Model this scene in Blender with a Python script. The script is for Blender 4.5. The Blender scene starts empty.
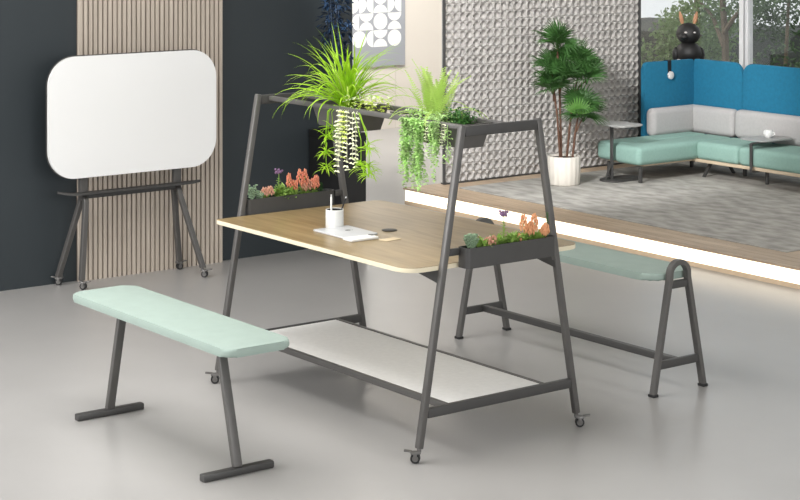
import bpy, bmesh, math, random
from mathutils import Vector, Matrix, Quaternion
V = Vector
PI = math.pi
sc = bpy.context.scene
COL = sc.collection
random.seed(11)

# ------------------------------------------------------------------ materials
def srgb(r, g, b):
    def c(u):
        u /= 255.0
        return u / 12.92 if u <= 0.04045 else ((u + 0.055) / 1.055) ** 2.4
    return (c(r), c(g), c(b), 1.0)

def nodes(name):
    m = bpy.data.materials.new(name)
    m.use_nodes = True
    nt = m.node_tree
    return m, nt, nt.nodes['Principled BSDF']

def mat(name, rgb, rough=0.5, metal=0.0, var=0.0, scale=8.0, bump=0.0, bscale=200.0, stretch=(1, 1, 1), transl=0.0, spec=0.5):
    m, nt, b = nodes(name)
    col = srgb(*rgb)
    b.inputs['Base Color'].default_value = col
    b.inputs['Roughness'].default_value = rough
    b.inputs['Metallic'].default_value = metal
    b.inputs['Specular IOR Level'].default_value = spec
    tc = nt.nodes.new('ShaderNodeTexCoord')
    mp = nt.nodes.new('ShaderNodeMapping')
    mp.inputs['Scale'].default_value = stretch
    nt.links.new(tc.outputs['Object'], mp.inputs['Vector'])
    if var > 0:
        n = nt.nodes.new('ShaderNodeTexNoise')
        n.inputs['Scale'].default_value = scale
        n.inputs['Detail'].default_value = 5
        nt.links.new(mp.outputs[0], n.inputs['Vector'])
        r = nt.nodes.new('ShaderNodeValToRGB')
        r.color_ramp.elements[0].position = 0.3
        r.color_ramp.elements[1].position = 0.7
        r.color_ramp.elements[0].color = tuple(max(0, c * (1 - var)) for c in col[:3]) + (1,)
        r.color_ramp.elements[1].color = tuple(min(1, c * (1 + var)) for c in col[:3]) + (1,)
        nt.links.new(n.outputs['Fac'], r.inputs['Fac'])
        nt.links.new(r.outputs['Color'], b.inputs['Base Color'])
    if bump > 0:
        n2 = nt.nodes.new('ShaderNodeTexNoise')
        n2.inputs['Scale'].default_value = bscale
        nt.links.new(mp.outputs[0], n2.inputs['Vector'])
        bp = nt.nodes.new('ShaderNodeBump')
        bp.inputs['Strength'].default_value = bump
        bp.inputs['Distance'].default_value = 0.002
        nt.links.new(n2.outputs['Fac'], bp.inputs['Height'])
        nt.links.new(bp.outputs[0], b.inputs['Normal'])
    if transl > 0:
        t = nt.nodes.new('ShaderNodeBsdfTranslucent')
        if var > 0:
            nt.links.new(r.outputs['Color'], t.inputs['Color'])
        else:
            t.inputs['Color'].default_value = col
        mx = nt.nodes.new('ShaderNodeMixShader')
        mx.inputs[0].default_value = transl
        out = nt.nodes['Material Output']
        nt.links.new(b.outputs[0], mx.inputs[1])
        nt.links.new(t.outputs[0], mx.inputs[2])
        nt.links.new(mx.outputs[0], out.inputs['Surface'])
    return m

def wood_mat(name, a, b_, stretch, rough=0.5, planks=None):
    m, nt, b = nodes(name)
    tc = nt.nodes.new('ShaderNodeTexCoord')
    mp = nt.nodes.new('ShaderNodeMapping')
    mp.inputs['Scale'].default_value = stretch
    nt.links.new(tc.outputs['Object'], mp.inputs['Vector'])
    n = nt.nodes.new('ShaderNodeTexNoise')
    n.inputs['Scale'].default_value = 3.0
    n.inputs['Detail'].default_value = 8
    n.inputs['Distortion'].default_value = 0.6
    nt.links.new(mp.outputs[0], n.inputs['Vector'])
    r = nt.nodes.new('ShaderNodeValToRGB')
    r.color_ramp.elements[0].position = 0.32
    r.color_ramp.elements[1].position = 0.68
    r.color_ramp.elements[0].color = srgb(*a)
    r.color_ramp.elements[1].color = srgb(*b_)
    nt.links.new(n.outputs['Fac'], r.inputs['Fac'])
    last = r.outputs['Color']
    if planks:
        bt = nt.nodes.new('ShaderNodeTexBrick')
        bt.inputs['Scale'].default_value = 1.0
        bt.inputs['Brick Width'].default_value = planks[0]
        bt.inputs['Row Height'].default_value = planks[1]
        bt.inputs['Mortar Size'].default_value = 0.0012
        bt.inputs['Color1'].default_value = (1, 1, 1, 1)
        bt.inputs['Color2'].default_value = (0.84, 0.82, 0.8, 1)
        bt.inputs['Mortar'].default_value = (0.45, 0.4, 0.36, 1)
        nt.links.new(tc.outputs['Object'], bt.inputs['Vector'])
        mx = nt.nodes.new('ShaderNodeMix')
        mx.data_type = 'RGBA'
        mx.blend_type = 'MULTIPLY'
        mx.inputs['Factor'].default_value = 1.0
        nt.links.new(last, mx.inputs['A'])
        nt.links.new(bt.outputs['Color'], mx.inputs['B'])
        last = mx.outputs['Result']
    nt.links.new(last, b.inputs['Base Color'])
    b.inputs['Roughness'].default_value = rough
    return m

def emit_mat(name, rgb, strength):
    m, nt, b = nodes(name)
    b.inputs['Base Color'].default_value = srgb(*rgb)
    b.inputs['Emission Color'].default_value = srgb(*rgb)
    b.inputs['Emission Strength'].default_value = strength
    return m

def glass_mat(name):
    m, nt, b = nodes(name)
    nt.nodes.remove(b)
    t = nt.nodes.new('ShaderNodeBsdfTransparent')
    t.inputs['Color'].default_value = (0.98, 0.99, 0.99, 1)
    g = nt.nodes.new('ShaderNodeBsdfGlossy')
    g.inputs['Roughness'].default_value = 0.03
    mx = nt.nodes.new('ShaderNodeMixShader')
    fr = nt.nodes.new('ShaderNodeFresnel')
    fr.inputs['IOR'].default_value = 1.3
    nt.links.new(fr.outputs[0], mx.inputs[0])
    nt.links.new(t.outputs[0], mx.inputs[1])
    nt.links.new(g.outputs[0], mx.inputs[2])
    nt.links.new(mx.outputs[0], nt.nodes['Material Output'].inputs['Surface'])
    return m

def floor_mat():
    m, nt, b = nodes('polished_concrete')
    tc = nt.nodes.new('ShaderNodeTexCoord')
    n = nt.nodes.new('ShaderNodeTexNoise')
    n.inputs['Scale'].default_value = 1.3
    n.inputs['Detail'].default_value = 7
    n.inputs['Roughness'].default_value = 0.6
    nt.links.new(tc.outputs['Object'], n.inputs['Vector'])
    r = nt.nodes.new('ShaderNodeValToRGB')
    r.color_ramp.elements[0].position = 0.25
    r.color_ramp.elements[1].position = 0.75
    r.color_ramp.elements[0].color = srgb(160, 158, 156)
    r.color_ramp.elements[1].color = srgb(169, 167, 165)
    nt.links.new(n.outputs['Fac'], r.inputs['Fac'])
    nt.links.new(r.outputs['Color'], b.inputs['Base Color'])
    n2 = nt.nodes.new('ShaderNodeTexNoise')
    n2.inputs['Scale'].default_value = 3.0
    n2.inputs['Detail'].default_value = 6
    nt.links.new(tc.outputs['Object'], n2.inputs['Vector'])
    mr = nt.nodes.new('ShaderNodeMapRange')
    mr.inputs['To Min'].default_value = 0.27
    mr.inputs['To Max'].default_value = 0.31
    nt.links.new(n2.outputs['Fac'], mr.inputs['Value'])
    nt.links.new(mr.outputs[0], b.inputs['Roughness'])
    b.inputs['Specular IOR Level'].default_value = 0.55
    return m

M = {}
M['floor'] = floor_mat()
M['metal'] = mat('bronze_grey_metal', (90, 88, 86), 0.42, 0.2, var=0.05, scale=20)
M['metal_dark'] = mat('charcoal_metal', (68, 67, 66), 0.45, 0.15, var=0.05, scale=20)
M['rubber'] = mat('black_rubber', (26, 26, 27), 0.6, var=0.05)
M['chrome'] = mat('brushed_chrome', (112, 110, 108), 0.35, 0.5, var=0.04, scale=30)
M['oak'] = wood_mat('pale_oak', (122, 102, 68), (152, 131, 94), (0.9, 9, 9), 0.30)
M['oak_edge'] = mat('pale_edge_band', (222, 212, 186), 0.5, var=0.04, scale=12)
M['mint'] = mat('mint_upholstery', (150, 166, 158), 0.75, var=0.03, scale=14, bump=0.25, bscale=500)
M['white'] = mat('white_laminate', (226, 226, 224), 0.4, var=0.012, scale=3)
M['board'] = mat('white_board_surface', (234, 234, 233), 0.25, var=0.008, scale=2)
M['shelfwhite'] = mat('pale_felt_top', (232, 231, 229), 0.7, var=0.03, scale=40)
M['dark_wall'] = mat('dark_slate_paint', (43, 50, 54), 0.6, var=0.05, scale=0.9)
M['cream'] = mat('cream_paint', (222, 214, 203), 0.8, var=0.015, scale=1)
M['slat'] = wood_mat('greige_slat', (182, 170, 157), (202, 190, 176), (14, 14, 0.7), 0.6)
M['slat_back'] = mat('dark_slat_backing', (98, 87, 78), 0.8, var=0.05)
M['plank'] = wood_mat('brown_plank_floor', (172, 150, 126), (198, 176, 150), (1.2, 11, 11), 0.5, planks=(1.1, 0.09))
M['rug'] = mat('grey_rug_pile', (158, 155, 149), 0.95, var=0.3, scale=9, bump=0.6, bscale=160, stretch=(0.7, 1.4, 1))
M['strip'] = emit_mat('warm_white_led', (255, 243, 222), 1.3)
M['beige'] = mat('beige_base_glow', (214, 190, 160), 0.6, var=0.03)  # warm glow under the light strip, put into the base colour
M['lattice'] = mat('pale_grey_ceramic', (182, 178, 174), 0.45, var=0.03, scale=5)
M['blue'] = mat('teal_blue_felt', (18, 104, 136), 0.9, var=0.08, scale=40, bump=0.3, bscale=400)
M['sofamint'] = mat('sea_green_weave', (134, 166, 156), 0.85, var=0.05, scale=60, bump=0.3, bscale=400)
M['sofagrey'] = mat('warm_grey_weave', (172, 169, 168), 0.9, var=0.04, scale=60, bump=0.3, bscale=400)
M['ply'] = wood_mat('plywood_base', (190, 170, 145), (206, 188, 162), (2, 9, 9), 0.6)
M['glass'] = glass_mat('window_glass')
M['frame'] = mat('grey_aluminium', (205, 205, 206), 0.45, 0.1, var=0.03)
M['tabletop_grey'] = mat('pale_grey_table_top', (158, 158, 156), 0.4, var=0.02)
M['soil'] = mat('dark_soil', (40, 33, 27), 0.95, var=0.3, scale=80)
M['pot'] = mat('white_ribbed_ceramic', (214, 208, 198), 0.6, var=0.05, scale=9)
M['trunk'] = mat('brown_cane', (96, 68, 52), 0.8, var=0.25, scale=30)
M['palm'] = mat('palm_green', (66, 106, 52), 0.5, var=0.4, scale=9, transl=0.25)
M['palm_light'] = mat('palm_light_green', (92, 140, 62), 0.5, var=0.2, scale=9, transl=0.25)
M['spider'] = mat('lime_blade', (166, 208, 50), 0.45, var=0.3, scale=9, transl=0.4)
M['spider_pale'] = mat('pale_lime_blade', (176, 196, 96), 0.45, var=0.2, scale=9, transl=0.35)
M['cream_leaf'] = mat('cream_leaf', (244, 246, 214), 0.5, var=0.05, scale=30, transl=0.25)
M['yel_leaf'] = mat('yellow_green_leaf', (208, 226, 110), 0.5, var=0.15, scale=30, transl=0.3)
M['fern'] = mat('bright_fern', (190, 218, 116), 0.5, var=0.2, scale=9, transl=0.35)
M['trail'] = mat('soft_green_trailer', (190, 222, 150), 0.5, var=0.35, scale=22, transl=0.3)
M['bush'] = mat('deep_green_leaf', (62, 112, 46), 0.5, var=0.3, scale=22, transl=0.2)
M['sage'] = mat('sage_succulent', (134, 158, 128), 0.6, var=0.2, scale=30)
M['leafg'] = mat('fresh_green_leaf', (150, 184, 92), 0.5, var=0.25, scale=30, transl=0.2)
M['orange'] = mat('coral_orange_petal', (250, 182, 134), 0.6, var=0.15, scale=40, transl=0.2)
M['coral'] = mat('coral_red_petal', (240, 156, 126), 0.6, var=0.15, scale=40, transl=0.2)
M['pink'] = mat('dusty_pink_petal', (224, 168, 144), 0.6, var=0.15, scale=40, transl=0.2)
M['purple'] = mat('purple_petal', (142, 108, 144), 0.6, var=0.2, scale=40, transl=0.2)
M['navy_leaf'] = mat('navy_blue_leaf', (28, 48, 72), 0.45, var=0.4, scale=14, transl=0.1)
M['black'] = mat('matte_black', (16, 16, 17), 0.55, var=0.05)
M['black_gloss'] = mat('black_vinyl', (20, 19, 19), 0.55, var=0.05)
M['tan'] = mat('tan_ear', (178, 130, 96), 0.6, var=0.1)
M['pale'] = mat('pale_eye', (214, 208, 204), 0.4, var=0.03)
M['poster_grey'] = mat('poster_grey_paper', (160, 162, 167), 0.85, var=0.02, scale=3)
M['poster_white'] = mat('poster_white_ink', (240, 240, 236), 0.85, var=0.01, scale=3)
M['silver'] = mat('silver_casing', (200, 201, 203), 0.35, 0.2, var=0.01)
M['paper'] = mat('cream_paper', (206, 188, 158), 0.8, var=0.02)
M['treeleaf'] = mat('tree_leaf', (118, 140, 96), 0.7, var=0.4, scale=3, transl=0.3)
M['treeleaf2'] = mat('tree_leaf_dark', (80, 100, 70), 0.7, var=0.4, scale=3, transl=0.25)
M['bark'] = mat('tree_bark', (104, 92, 76), 0.9, var=0.3, scale=10)
M['darkhouse'] = mat('dark_render_wall', (58, 62, 58), 0.85, var=0.15, scale=2)
M['ground'] = mat('ground_cover', (70, 80, 58), 0.95, var=0.4, scale=4)

# ------------------------------------------------------------------ mesh builder
class MB:
    def __init__(s):
        s.bm = bmesh.new()

    def box(s, c, size, r=0.0, seg=3, rot=None):
        g = bmesh.ops.create_cube(s.bm, size=1.0)
        vs = g['verts']
        for v in vs:
            v.co = V((v.co.x * size[0], v.co.y * size[1], v.co.z * size[2]))
        if r > 0:
            es = list({e for v in vs for e in v.link_edges})
            res = bmesh.ops.bevel(s.bm, geom=es, offset=r, segments=seg, profile=0.5, affect='EDGES')
            vs = list({v for f in res['faces'] for v in f.verts} | {v for v in vs if v.is_valid})
        for v in vs:
            p = v.co
            if rot is not None:
                p = rot @ p
            v.co = p + V(c)
        return s

    def bx(s, x0, x1, y0, y1, z0, z1, r=0.0, seg=3):
        return s.box(((x0 + x1) / 2, (y0 + y1) / 2, (z0 + z1) / 2), (abs(x1 - x0), abs(y1 - y0), abs(z1 - z0)), r, seg)

    def bar(s, p0, p1, w, h, side=None, r=0.002):
        """square bar between two points; side = direction of w"""
        p0, p1 = V(p0), V(p1)
        d = (p1 - p0)
        L = d.length
        zax = d.normalized()
        x = V(side) if side is not None else (V((0, 0, 1)) if abs(zax.z) < 0.9 else V((1, 0, 0)))
        x = (x - zax * x.dot(zax)).normalized()
        y = zax.cross(x)
        R = Matrix((x, y, zax)).transposed()
        return s.box((p0 + p1) / 2, (w, h, L), r, 2, R)

    def tube(s, pts, r, n=10, rads=None, caps=True, flat=None):
        pts = [V(p) for p in pts]
        rings = []
        prev = None
        for i, p in enumerate(pts):
            if i == 0:
                t = pts[1] - p
            elif i == len(pts) - 1:
                t = p - pts[i - 1]
            else:
                t = (pts[i + 1] - p).normalized() + (p - pts[i - 1]).normalized()
            t.normalize()
            if prev is None:
                a = V((0, 0, 1)) if abs(t.z) < 0.9 else V((1, 0, 0))
                x = (a - t * a.dot(t)).normalized()
            else:
                x = (prev - t * prev.dot(t)).normalized()
            prev = x
            y = t.cross(x)
            rr = rads[i] if rads else r
            rings.append([s.bm.verts.new(p + (x * math.cos(2 * PI * k / n) + y * math.sin(2 * PI * k / n)) * rr) for k in range(n)])
        for a, b in zip(rings, rings[1:]):
            for k in range(n):
                s.bm.faces.new((a[k], a[(k + 1) % n], b[(k + 1) % n], b[k]))
        if caps:
            s.bm.faces.new(rings[0][::-1])
            s.bm.faces.new(rings[-1])
        return s

    def sweep_rect(s, pts, w, h, wdir):
        """rectangular section swept along a planar path; w along wdir (plane normal), h in plane"""
        pts = [V(p) for p in pts]
        wd = V(wdir).normalized()
        rings = []
        for i, p in enumerate(pts):
            if i == 0:
                t = (pts[1] - p).normalized(); sc_ = 1
            elif i == len(pts) - 1:
                t = (p - pts[i - 1]).normalized(); sc_ = 1
            else:
                a = (pts[i + 1] - p).normalized(); b = (p - pts[i - 1]).normalized()
                t = (a + b).normalized(); sc_ = 1 / max(0.5, t.dot(a))
            n = wd.cross(t).normalized() * (h / 2 * sc_)
            q = wd * (w / 2)
            c = min(w, h) * 0.12
            qn, nn = q.normalized() * c, n.normalized() * c
            ring = [p + q - qn + n, p + q + n - nn, p + q - n + nn, p + q - qn - n, p - q + qn - n, p - q - n + nn, p - q + n - nn, p - q + qn + n]
            rings.append([s.bm.verts.new(v) for v in ring])
        m = len(rings[0])
        for a, b in zip(rings, rings[1:]):
            for k in range(m):
                s.bm.faces.new((a[k], a[(k + 1) % m], b[(k + 1) % m], b[k]))
        s.bm.faces.new(rings[0][::-1]); s.bm.faces.new(rings[-1])
        return s

    def lathe(s, prof, c=(0, 0, 0), n=28, rib=0.0, ribs=0):
        c = V(c)
        rings = []
        for (r, z) in prof:
            if r < 1e-6:
                rings.append([s.bm.verts.new(c + V((0, 0, z)))])
            else:
                ring = []
                for k in range(n):
                    a = 2 * PI * k / n
                    rr = r * (1 + (rib * math.cos(ribs * a) if ribs else 0))
                    ring.append(s.bm.verts.new(c + V((rr * math.cos(a), rr * math.sin(a), z))))
                rings.append(ring)
        for a, b in zip(rings, rings[1:]):
            if len(a) == 1 and len(b) == 1:
                continue
            for k in range(n):
                if len(a) == 1:
                    s.bm.faces.new((a[0], b[(k + 1) % n], b[k]))
                elif len(b) == 1:
                    s.bm.faces.new((a[k], a[(k + 1) % n], b[0]))
                else:
                    s.bm.faces.new((a[k], a[(k + 1) % n], b[(k + 1) % n], b[k]))
        return s

    def prism(s, outline, z0, z1, bev=0.0, M4=None, seg=3):
        """outline in xy (ccw), extruded along z, top and bottom edges bevelled, then transformed by M4"""
        a = [s.bm.verts.new((x, y, z0)) for x, y in outline]
        b = [s.bm.verts.new((x, y, z1)) for x, y in outline]
        f0 = s.bm.faces.new(a[::-1]); f1 = s.bm.faces.new(b)
        n = len(a)
        for k in range(n):
            s.bm.faces.new((a[k], a[(k + 1) % n], b[(k + 1) % n], b[k]))
        vs = set(a + b)
        if bev > 0:
            es = list(f0.edges) + list(f1.edges)
            res = bmesh.ops.bevel(s.bm, geom=es, offset=bev, segments=seg, profile=0.5, affect='EDGES')
            vs = {v for v in vs if v.is_valid} | {v for f in res['faces'] for v in f.verts}
        if M4 is not None:
            for v in vs:
                v.co = M4 @ v.co
        return s

    def ball(s, c, r, sub=2, scale=(1, 1, 1), rot=None):
        g = bmesh.ops.create_icosphere(s.bm, subdivisions=sub, radius=r)
        for v in g['verts']:
            p = V((v.co.x * scale[0], v.co.y * scale[1], v.co.z * scale[2]))
            if rot is not None:
                p = rot @ p
            v.co = p + V(c)
        return s

    def blade(s, base, az, elev, length, width, droop, n=8, fold=0.25, twist=0.0):
        """a grass-like blade with a folded centre line that bends over under its weight"""
        p = V(base)
        e = elev
        side = V((-math.sin(az), math.cos(az), 0))
        prev = None
        st = length / n
        for i in range(n + 1):
            t = i / n
            d = V((math.cos(az) * math.cos(e), math.sin(az) * math.cos(e), math.sin(e)))
            up = side.cross(d)
            w = width * (0.55 + 0.9 * t) if t < 0.4 else width * 0.91 * max(0.02, (1 - ((t - 0.4) / 0.6) ** 1.7))
            sd = side * math.cos(twist * t) + up * math.sin(twist * t)
            row = [s.bm.verts.new(p + sd * w / 2 - up * w * fold * -1), s.bm.verts.new(p), s.bm.verts.new(p - sd * w / 2 + up * w * fold)]
            if prev:
                s.bm.faces.new((prev[0], prev[1], row[1], row[0]))
                s.bm.faces.new((prev[1], prev[2], row[2], row[1]))
            prev = row
            p = p + d * st
            e -= droop / n * (0.4 + 1.2 * t)
            e = max(e, -1.45)
        return p

    def leaf(s, p, d, up, length, width, fold=0.2):
        """pointed oval leaf"""
        p = V(p); d = V(d).normalized(); up = V(up)
        sd = d.cross(up)
        if sd.length < 1e-4:
            sd = d.cross(V((1, 0.3, 0.2)))
        sd.normalize()
        up = sd.cross(d)
        rows = []
        for t, w in ((0, 0.12), (0.3, 0.9), (0.6, 0.85), (1.0, 0.06)):
            c = p + d * (length * t) - up * (length * 0.15 * t * t)
            rows.append((s.bm.verts.new(c + sd * width / 2 * w + up * fold * width * w), s.bm.verts.new(c), s.bm.verts.new(c - sd * width / 2 * w + up * fold * width * w)))
        for a, b in zip(rows, rows[1:]):
            s.bm.faces.new((a[0], a[1], b[1], b[0]))
            s.bm.faces.new((a[1], a[2], b[2], b[1]))
        return s

    def build(s, name, m, parent=None, smooth=True, angle=40):
        bmesh.ops.recalc_face_normals(s.bm, faces=s.bm.faces[:]) if not getattr(s, 'norecalc', False) else None
        me = bpy.data.meshes.new(name)
        off = wloc(parent) if parent else V((0, 0, 0))
        if parent is None and getattr(s, 'origin', None):
            off = V(s.origin)
        if off.length > 0:
            bmesh.ops.translate(s.bm, verts=s.bm.verts[:], vec=-off)
        s.bm.to_mesh(me)
        s.bm.free()
        if smooth:
            me.polygons.foreach_set('use_smooth', [True] * len(me.polygons))
            me.set_sharp_from_angle(angle=math.radians(angle))
        me.materials.append(m)
        o = bpy.data.objects.new(name, me)
        COL.objects.link(o)
        if parent:
            o.parent = parent
        else:
            o.location = off
        return o

def wloc(o):
    p = V((0, 0, 0))
    while o:
        p += o.location
        o = o.parent
    return p

def thing(name, label, cat, loc, group=None, kind=None):
    o = bpy.data.objects.new(name, None)
    o.empty_display_size = 0.05
    COL.objects.link(o)
    o.location = loc
    return tag(o, label, cat, group, kind)

def tag(o, label=None, cat=None, group=None, kind=None):
    if label: o['label'] = label
    if cat: o['category'] = cat
    if group: o['group'] = group
    if kind: o['kind'] = kind
    return o

def rrect(x0, x1, y0, y1, r, n=6):
    if not isinstance(r, (list, tuple)):
        r = (r, r, r, r)
    out = []
    for (cx, cy, a0, rr) in ((x1, y0, -PI / 2, r[0]), (x1, y1, 0, r[1]), (x0, y1, PI / 2, r[2]), (x0, y0, PI, r[3])):
        sx = 1 if cx == x1 else -1
        sy = 1 if cy == y1 else -1
        ox, oy = cx - sx * rr, cy - sy * rr
        if rr < 1e-5:
            out.append((cx, cy)); continue
        for k in range(n + 1):
            a = a0 + PI / 2 * k / n
            out.append((ox + rr * math.cos(a), oy + rr * math.sin(a)))
    return out

# ------------------------------------------------------------------ setting
floor = MB(); floor.bx(-9.5, 6.5, -6.5, 7.6, -0.1, 0.0)
tag(floor.build('floor', M['floor'], smooth=False), 'polished pale grey concrete floor', 'floor', kind='structure')

w = MB(); w.bx(-3.95, -3.112, -3.2, 2.035, 0, 2.9)
tag(w.build('wall_left', M['dark_wall'], smooth=False), 'dark slate painted wall behind the whiteboard', 'wall', kind='structure')

w = MB()
for y0, y1 in ((3.2, 4.62), (4.622, 5.829), (5.8315, 7.05), (7.052, 7.5)):
    w.bx(-7.95, -7.7, y0, y1, 0, 3.0)
tag(w.build('wall_back', M['cream'], smooth=False), 'cream panelled wall carrying the geometric poster', 'wall', kind='structure')

c = MB(); c.bx(-9.5, 6.5, -6.5, 6.7, 3.0, 3.1)
tag(c.build('ceiling', M['white'], smooth=False), 'plain white ceiling', 'ceiling', kind='structure')

# slatted panel on the dark wall
t = thing('slatted_panel', 'tall beige vertical slat panel on the dark wall behind the whiteboard', 'wall panel', (-3.1, 0.59, 0))
b = MB(); b.bx(-3.111, -3.1, 0.114, 1.069, 0, 2.9); b.build('backing_board', M['slat_back'], t, smooth=False)
b = MB()
k = 0; y = 0.114
while y < 1.06:
    b.bx(-3.1, -3.078, y, min(y + 0.0205, 1.069), 0.0, 2.9)
    y += 0.0308
b.build('slats', M['slat'], t, smooth=False)

# platform with light strip
p = MB(); p.bx(-4.12, 6.2, 3.235, 7.1, 0, 0.115); p.bx(-4.12, 6.2, 3.2, 3.235, 0.104, 0.115)
tag(p.build('platform', M['plank'], smooth=False), 'low brown plank platform under the lounge', 'platform', kind='structure')
ls = thing('light_strip', 'glowing warm white light strip along the platform front edge', 'light', (-1, 3.215, 0.0))
b = MB(); b.bx(-4.1, 6.2, 3.205, 3.233, 0.026, 0.1035); b.build('diffuser', M['strip'], ls, smooth=False)
b = MB(); b.bx(-4.1, 6.2, 3.2, 3.234, 0.0, 0.026); b.build('base_glow_band', M['beige'], ls, smooth=False)  # beige base band, its colour stands in for the strip's glow

# window wall
wn = bpy.data.objects.new('window_1', None); COL.objects.link(wn); wn.location = (-3.95, 6.6, 0); tag(wn, 'tall glazed wall behind the sofa', 'window', kind='structure')
b = MB()
b.bx(-7.69, 3.0, 6.57, 6.63, 0.0, 0.09); b.bx(-7.69, 3.0, 6.57, 6.63, 2.84, 2.9)
b.bx(-7.69, -7.63, 6.57, 6.63, 0.09, 2.84); b.bx(2.94, 3.0, 6.57, 6.63, 0.09, 2.84)
b.build('frame', M['frame'], wn, smooth=False)
for cx in (-6.2, -3.955, -1.7, 0.6):
    b = MB(); b.bx(cx - 0.042, cx + 0.002, 6.56, 6.64, 0.09, 2.84); b.bx(cx + 0.012, cx + 0.044, 6.57, 6.63, 0.09, 2.84); b.bx(cx + 0.002, cx + 0.012, 6.59, 6.62, 0.09, 2.84)
    b.build('mullion', M['frame'], wn, smooth=False)
edges = [-7.63, -6.2, -3.955, -1.7, 0.6, 2.94]
for i in range(5):
    b = MB(); b.bx(edges[i] + (0.044 if i else 0), edges[i + 1] - (0.042 if i < 4 else 0), 6.597, 6.603, 0.09, 2.84)
    b.build('pane', M['glass'], wn, smooth=False)

# outside
g = MB(); g.bx(-22, 12, 7.7, 24, -0.5, -0.35)
tag(g.build('outdoor_ground', M['ground'], smooth=False), 'planted ground outside the window', 'ground', kind='structure')
hs = MB(); hs.bx(-16, -10.75, 15.0, 17.5, -0.5, 0.22); hs.bx(-10.7, -4, 14.0, 16.5, -0.5, 0.46)
tag(hs.build('garden_building', M['darkhouse'], smooth=False), 'dark flat-topped building beyond the trees', 'building')

def tree(loc, trunk_pts, clumps, m, label, n_leaf, ls_):
    t = thing('garden_tree', label, 'tree', loc, 'trees outside the window')
    L = V(loc)
    b = MB()
    for pts, r0, r1 in trunk_pts:
        n = len(pts)
        b.tube([L + V(q) for q in pts], r0, 7, rads=[r0 + (r1 - r0) * i / (n - 1) for i in range(n)])
    b.build('trunk', M['bark'], t)
    b = MB(); b.norecalc = True
    for (c, rad, frac) in clumps:
        for _ in range(int(n_leaf * frac)):
            while True:
                q = V((random.uniform(-1, 1), random.uniform(-1, 1), random.uniform(-1, 1)))
                if 0.25 < q.length < 1: break
            p = L + V(c) + V((q.x * rad[0], q.y * rad[1], q.z * rad[2]))
            d = V((random.gauss(0, 1), random.gauss(0, 1), random.gauss(-0.3, 0.7)))
            b.leaf(p, d, V((random.gauss(0, 1), random.gauss(0, 1), 1.0)), ls_ * random.uniform(0.7, 1.3), ls_ * 0.55)
    b.build('foliage', m, t, smooth=False)
    return t

tree((-7.35, 10.0, -0.4),
     [([(0, 0, 0), (0.02, 0, 0.6), (0.0, 0.02, 1.1), (-0.03, 0, 1.6), (-0.05, 0, 2.2)], 0.05, 0.025), ([(0, 0, 1.15), (0.14, 0, 1.32), (0.34, 0, 1.5), (0.6, 0.1, 1.75)], 0.03, 0.014), ([(0, 0, 1.0), (-0.25, 0.1, 1.3), (-0.6, 0.1, 1.6)], 0.03, 0.012)],
     [((-0.6, 0.2, 1.15), (0.5, 0.5, 0.35), 0.3), ((-0.15, 0.3, 1.5), (0.5, 0.4, 0.3), 0.22), ((0.5, 0.2, 1.75), (0.6, 0.4, 0.2), 0.2), ((-0.9, 0, 0.75), (0.4, 0.4, 0.3), 0.28)],
     M['treeleaf'], 'tree with a forking trunk seen behind the figurine', 3000, 0.06)
tree((-8.5, 10.8, -0.4),
     [([(0, 0, 0), (0.03, 0, 0.7), (-0.02, 0, 1.5)], 0.06, 0.03)],
     [((0.0, 0, 1.05), (0.45, 0.5, 0.4), 0.5), ((0.15, 0, 0.6), (0.6, 0.5, 0.35), 0.5)],
     M['treeleaf'], 'bushy tree at the left end of the window view', 2200, 0.06)
tree((-6.2, 9.6, -0.4),
     [([(0, 0, 0), (0.05, 0, 0.8), (0.1, 0, 1.6)], 0.03, 0.015)],
     [((0.0, 0, 1.52), (0.6, 0.4, 0.16), 0.3), ((-0.25, 0.1, 1.3), (0.3, 0.4, 0.2), 0.2), ((0.25, 0, 0.75), (0.7, 0.5, 0.45), 0.5)],
     M['treeleaf2'], 'darker tree seen through the right-hand pane', 2200, 0.055)
tree((-7.4, 9.2, -0.4),
     [([(0, 0, 0), (0.0, 0, 0.5)], 0.04, 0.02)],
     [((0.0, 0, 0.5), (0.8, 0.4, 0.4), 0.6), ((-0.6, 0.0, 0.55), (0.6, 0.4, 0.45), 0.4)],
     M['treeleaf2'], 'low dark shrub behind the blue sofa screens', 2600, 0.05)

# ------------------------------------------------------------------ lattice screen
t = thing('lattice_screen', 'pale grey pierced relief screen with rows of round cups', 'screen', (-4.05, 4.48, 0.115))
x1 = -4.05; th = 0.042; pit = 0.0646
y0s, z0s = 3.53, 0.124
NC, NR = 30, 30
b = MB(); b.norecalc = True
bm = b.bm
NS = 16
for i in range(NC):
    for j in range(NR):
        cy, cz = y0s + (i + 0.5) * pit, z0s + (j + 0.5) * pit
        def ring(r, x):
            return [bm.verts.new((x, cy + r * math.cos(2 * PI * k / NS + PI / 4), cz + r * math.sin(2 * PI * k / NS + PI / 4))) for k in range(NS)]
        def sq(h, x):
            out = []
            for k in range(NS):
                a = 2 * PI * k / NS + PI / 4
                c_, s_ = math.cos(a), math.sin(a)
                f = h / max(abs(c_), abs(s_))
                out.append(bm.verts.new((x, cy + f * c_, cz + f * s_)))
            return out
        rs = [sq(pit * 0.5, x1 - th), sq(pit * 0.5, x1 - 0.012), sq(pit * 0.48, x1 - 0.012), ring(pit * 0.475, x1), ring(pit * 0.445, x1), ring(pit * 0.435, x1 - 0.028), ring(pit * 0.40, x1 - 0.033), ring(pit * 0.26, x1 - 0.036), ring(pit * 0.21, x1 - 0.038), ring(pit * 0.20, x1 - th)]
        rs.append(rs[0])
        for q in range(len(rs) - 1):
            A, B = rs[q], rs[q + 1]
            for k in range(NS):
                bm.faces.new((A[k], A[(k + 1) % NS], B[(k + 1) % NS], B[k]))
bmesh.ops.recalc_face_normals(bm, faces=bm.faces[:])
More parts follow.
